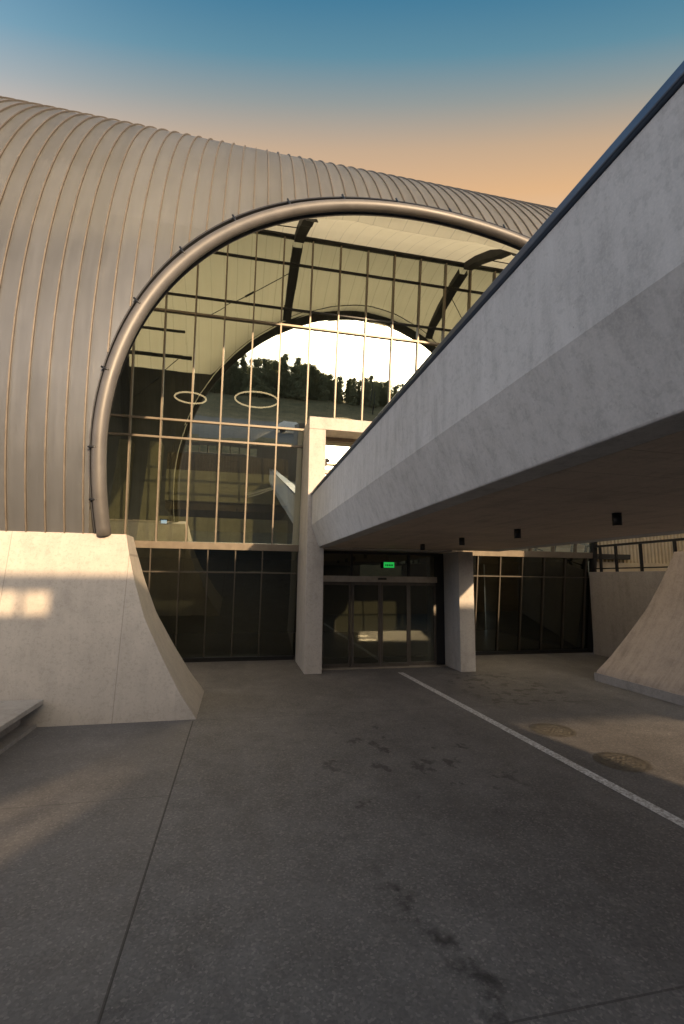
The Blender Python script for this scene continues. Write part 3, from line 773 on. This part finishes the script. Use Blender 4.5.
# ------------------------------------------------------------------ world and sun
AZ, EL = R(15), R(13.5)
sd = Vector((math.sin(AZ)*math.cos(EL), -math.cos(AZ)*math.cos(EL), math.sin(EL)))   # towards the sun
w = bpy.data.worlds.new('World'); S.world = w; w.use_nodes = True
nt = w.node_tree; bg = nt.nodes['Background']; L = nt.links.new
sky = nt.nodes.new('ShaderNodeTexSky'); sky.sky_type = 'NISHITA'; sky.sun_disc = False
sky.sun_elevation = EL; sky.sun_rotation = math.atan2(sd.x, sd.y); sky.air_density = 1.0; sky.dust_density = 2.0
tc = nt.nodes.new('ShaderNodeTexCoord'); sp = nt.nodes.new('ShaderNodeSeparateXYZ'); L(tc.outputs['Generated'], sp.inputs[0])
rp_ = nt.nodes.new('ShaderNodeValToRGB'); 
hd = nt.nodes.new('ShaderNodeVectorMath'); hd.operation = 'DOT_PRODUCT'; L(tc.outputs['Generated'], hd.inputs[0]); hd.inputs[1].default_value = (math.cos(R(12.3)), -math.sin(R(12.3)), 0)
def wm(op, a, b):
    x = nt.nodes.new('ShaderNodeMath'); x.operation = op
    for s_, v in zip(x.inputs, (a, b)):
        if isinstance(v, (int, float)): s_.default_value = v
        else: L(v, s_)
    return x.outputs[0]
s2 = wm('MULTIPLY', wm('MULTIPLY', hd.outputs['Value'], hd.outputs['Value']), .8)
L(wm('DIVIDE', sp.outputs[2], wm('SQRT', wm('SUBTRACT', 1.0, s2), 0.0)), rp_.inputs[0]); cr = rp_.color_ramp
stops = [(.0,(.36,.39,.48)),(.05,(.54,.58,.72)),(.30,(.52,.56,.68)),(.50,(.48,.42,.40)),(.62,(.46,.28,.12)),(.67,(.44,.235,.065)),(.715,(.32,.20,.085)),(.755,(.155,.155,.12)),(.79,(.045,.12,.145)),(.83,(.004,.076,.128)),(1.0,(.0,.05,.11))]
while len(cr.elements) < len(stops): cr.elements.new(.5)
for e, (p, c) in zip(cr.elements, stops): e.position = p; k_ = .84 if p > .55 else 1.0; e.color = (c[0]*k_, c[1]*k_, c[2]*k_, 1)
# glow round the sun's direction
vm = nt.nodes.new('ShaderNodeVectorMath'); vm.operation = 'DOT_PRODUCT'; L(tc.outputs['Generated'], vm.inputs[0]); vm.inputs[1].default_value = sd
dp = wm('MAXIMUM', vm.outputs['Value'], 0.0)
glow = wm('ADD', wm('MULTIPLY', wm('POWER', dp, 90.0), 4.0), wm('MULTIPLY', wm('POWER', dp, 9.0), 1.5))
gc = nt.nodes.new('ShaderNodeMix'); gc.data_type = 'RGBA'; gc.blend_type = 'MULTIPLY'; gc.inputs[0].default_value = 1
gc.inputs[6].default_value = (1.0,.88,.70,1); L(glow, gc.inputs[7])
a1 = nt.nodes.new('ShaderNodeMix'); a1.data_type = 'RGBA'; a1.blend_type = 'ADD'; a1.inputs[0].default_value = 1; L(rp_.outputs[0], a1.inputs[6]); L(gc.outputs[2], a1.inputs[7])
# cooler, brighter sky low in the quarter away from the sun
cq = nt.nodes.new('ShaderNodeVectorMath'); cq.operation = 'DOT_PRODUCT'; L(tc.outputs['Generated'], cq.inputs[0]); cq.inputs[1].default_value = (-.985,.17,0)
cf = wm('POWER', wm('MAXIMUM', cq.outputs['Value'], 0.0), 3.0)
cm = nt.nodes.new('ShaderNodeMix'); cm.data_type = 'RGBA'; cm.blend_type = 'MULTIPLY'; cm.inputs[0].default_value = 1
cm.inputs[6].default_value = (.40,.48,.62,1); L(cf, cm.inputs[7])
a2 = nt.nodes.new('ShaderNodeMix'); a2.data_type = 'RGBA'; a2.blend_type = 'ADD'; a2.inputs[0].default_value = 1; L(a1.outputs[2], a2.inputs[6]); L(cm.outputs[2], a2.inputs[7]); a1 = a2
b1 = nt.nodes.new('ShaderNodeBackground'); L(a1.outputs[2], b1.inputs[0]); b1.inputs[1].default_value = 1.25
L(sky.outputs[0], bg.inputs[0]); bg.inputs[1].default_value = .05
ad = nt.nodes.new('ShaderNodeAddShader'); L(bg.outputs[0], ad.inputs[0]); L(b1.outputs[0], ad.inputs[1])
L(ad.outputs[0], nt.nodes['World Output'].inputs['Surface'])
sl = bpy.data.lights.new('sun', 'SUN'); sl.energy = 5.0; sl.angle = R(.8); sl.color = (1.0,.71,.42)
so = bpy.data.objects.new('sun', sl); COL.objects.link(so); so.rotation_euler = (-sd).to_track_quat('-Z', 'Y').to_euler(); so.location = (0,-20,30)

# ------------------------------------------------------------------ camera
ca = bpy.data.cameras.new('camera'); co = bpy.data.objects.new('camera', ca); COL.objects.link(co); S.camera = co
ca.sensor_fit = 'VERTICAL'; ca.sensor_height = 36; ca.lens = 470*36/1024; ca.clip_end = 2000; ca.clip_start = .05
a, p, r = R(12.268), R(8.0226), -0.012
fw = Vector((math.sin(a)*math.cos(p), math.cos(a)*math.cos(p), math.sin(p)))
Rv = Vector((math.cos(a), -math.sin(a), 0)); Uv = Rv.cross(fw)
R2 = Rv*math.cos(r)-Uv*math.sin(r); U2 = Uv*math.cos(r)+Rv*math.sin(r)
from mathutils import Matrix
mw = Matrix(((R2.x,U2.x,-fw.x,0),(R2.y,U2.y,-fw.y,0),(R2.z,U2.z,-fw.z,2.5),(0,0,0,1)))
co.matrix_world = mw

S.view_settings.view_transform = 'Standard'; S.view_settings.look = 'None'; S.view_settings.exposure = .6; S.view_settings.gamma = 1
S.render.engine = 'CYCLES'
S.cycles.use_denoising = True
S.cycles.max_bounces = 8; S.cycles.diffuse_bounces = 4; S.cycles.glossy_bounces = 4; S.cycles.transparent_max_bounces = 12
S.cycles.caustics_reflective = True; S.cycles.caustics_refractive = False
S.cycles.blur_glossy = .6
S.cycles.sample_clamp_indirect = 3
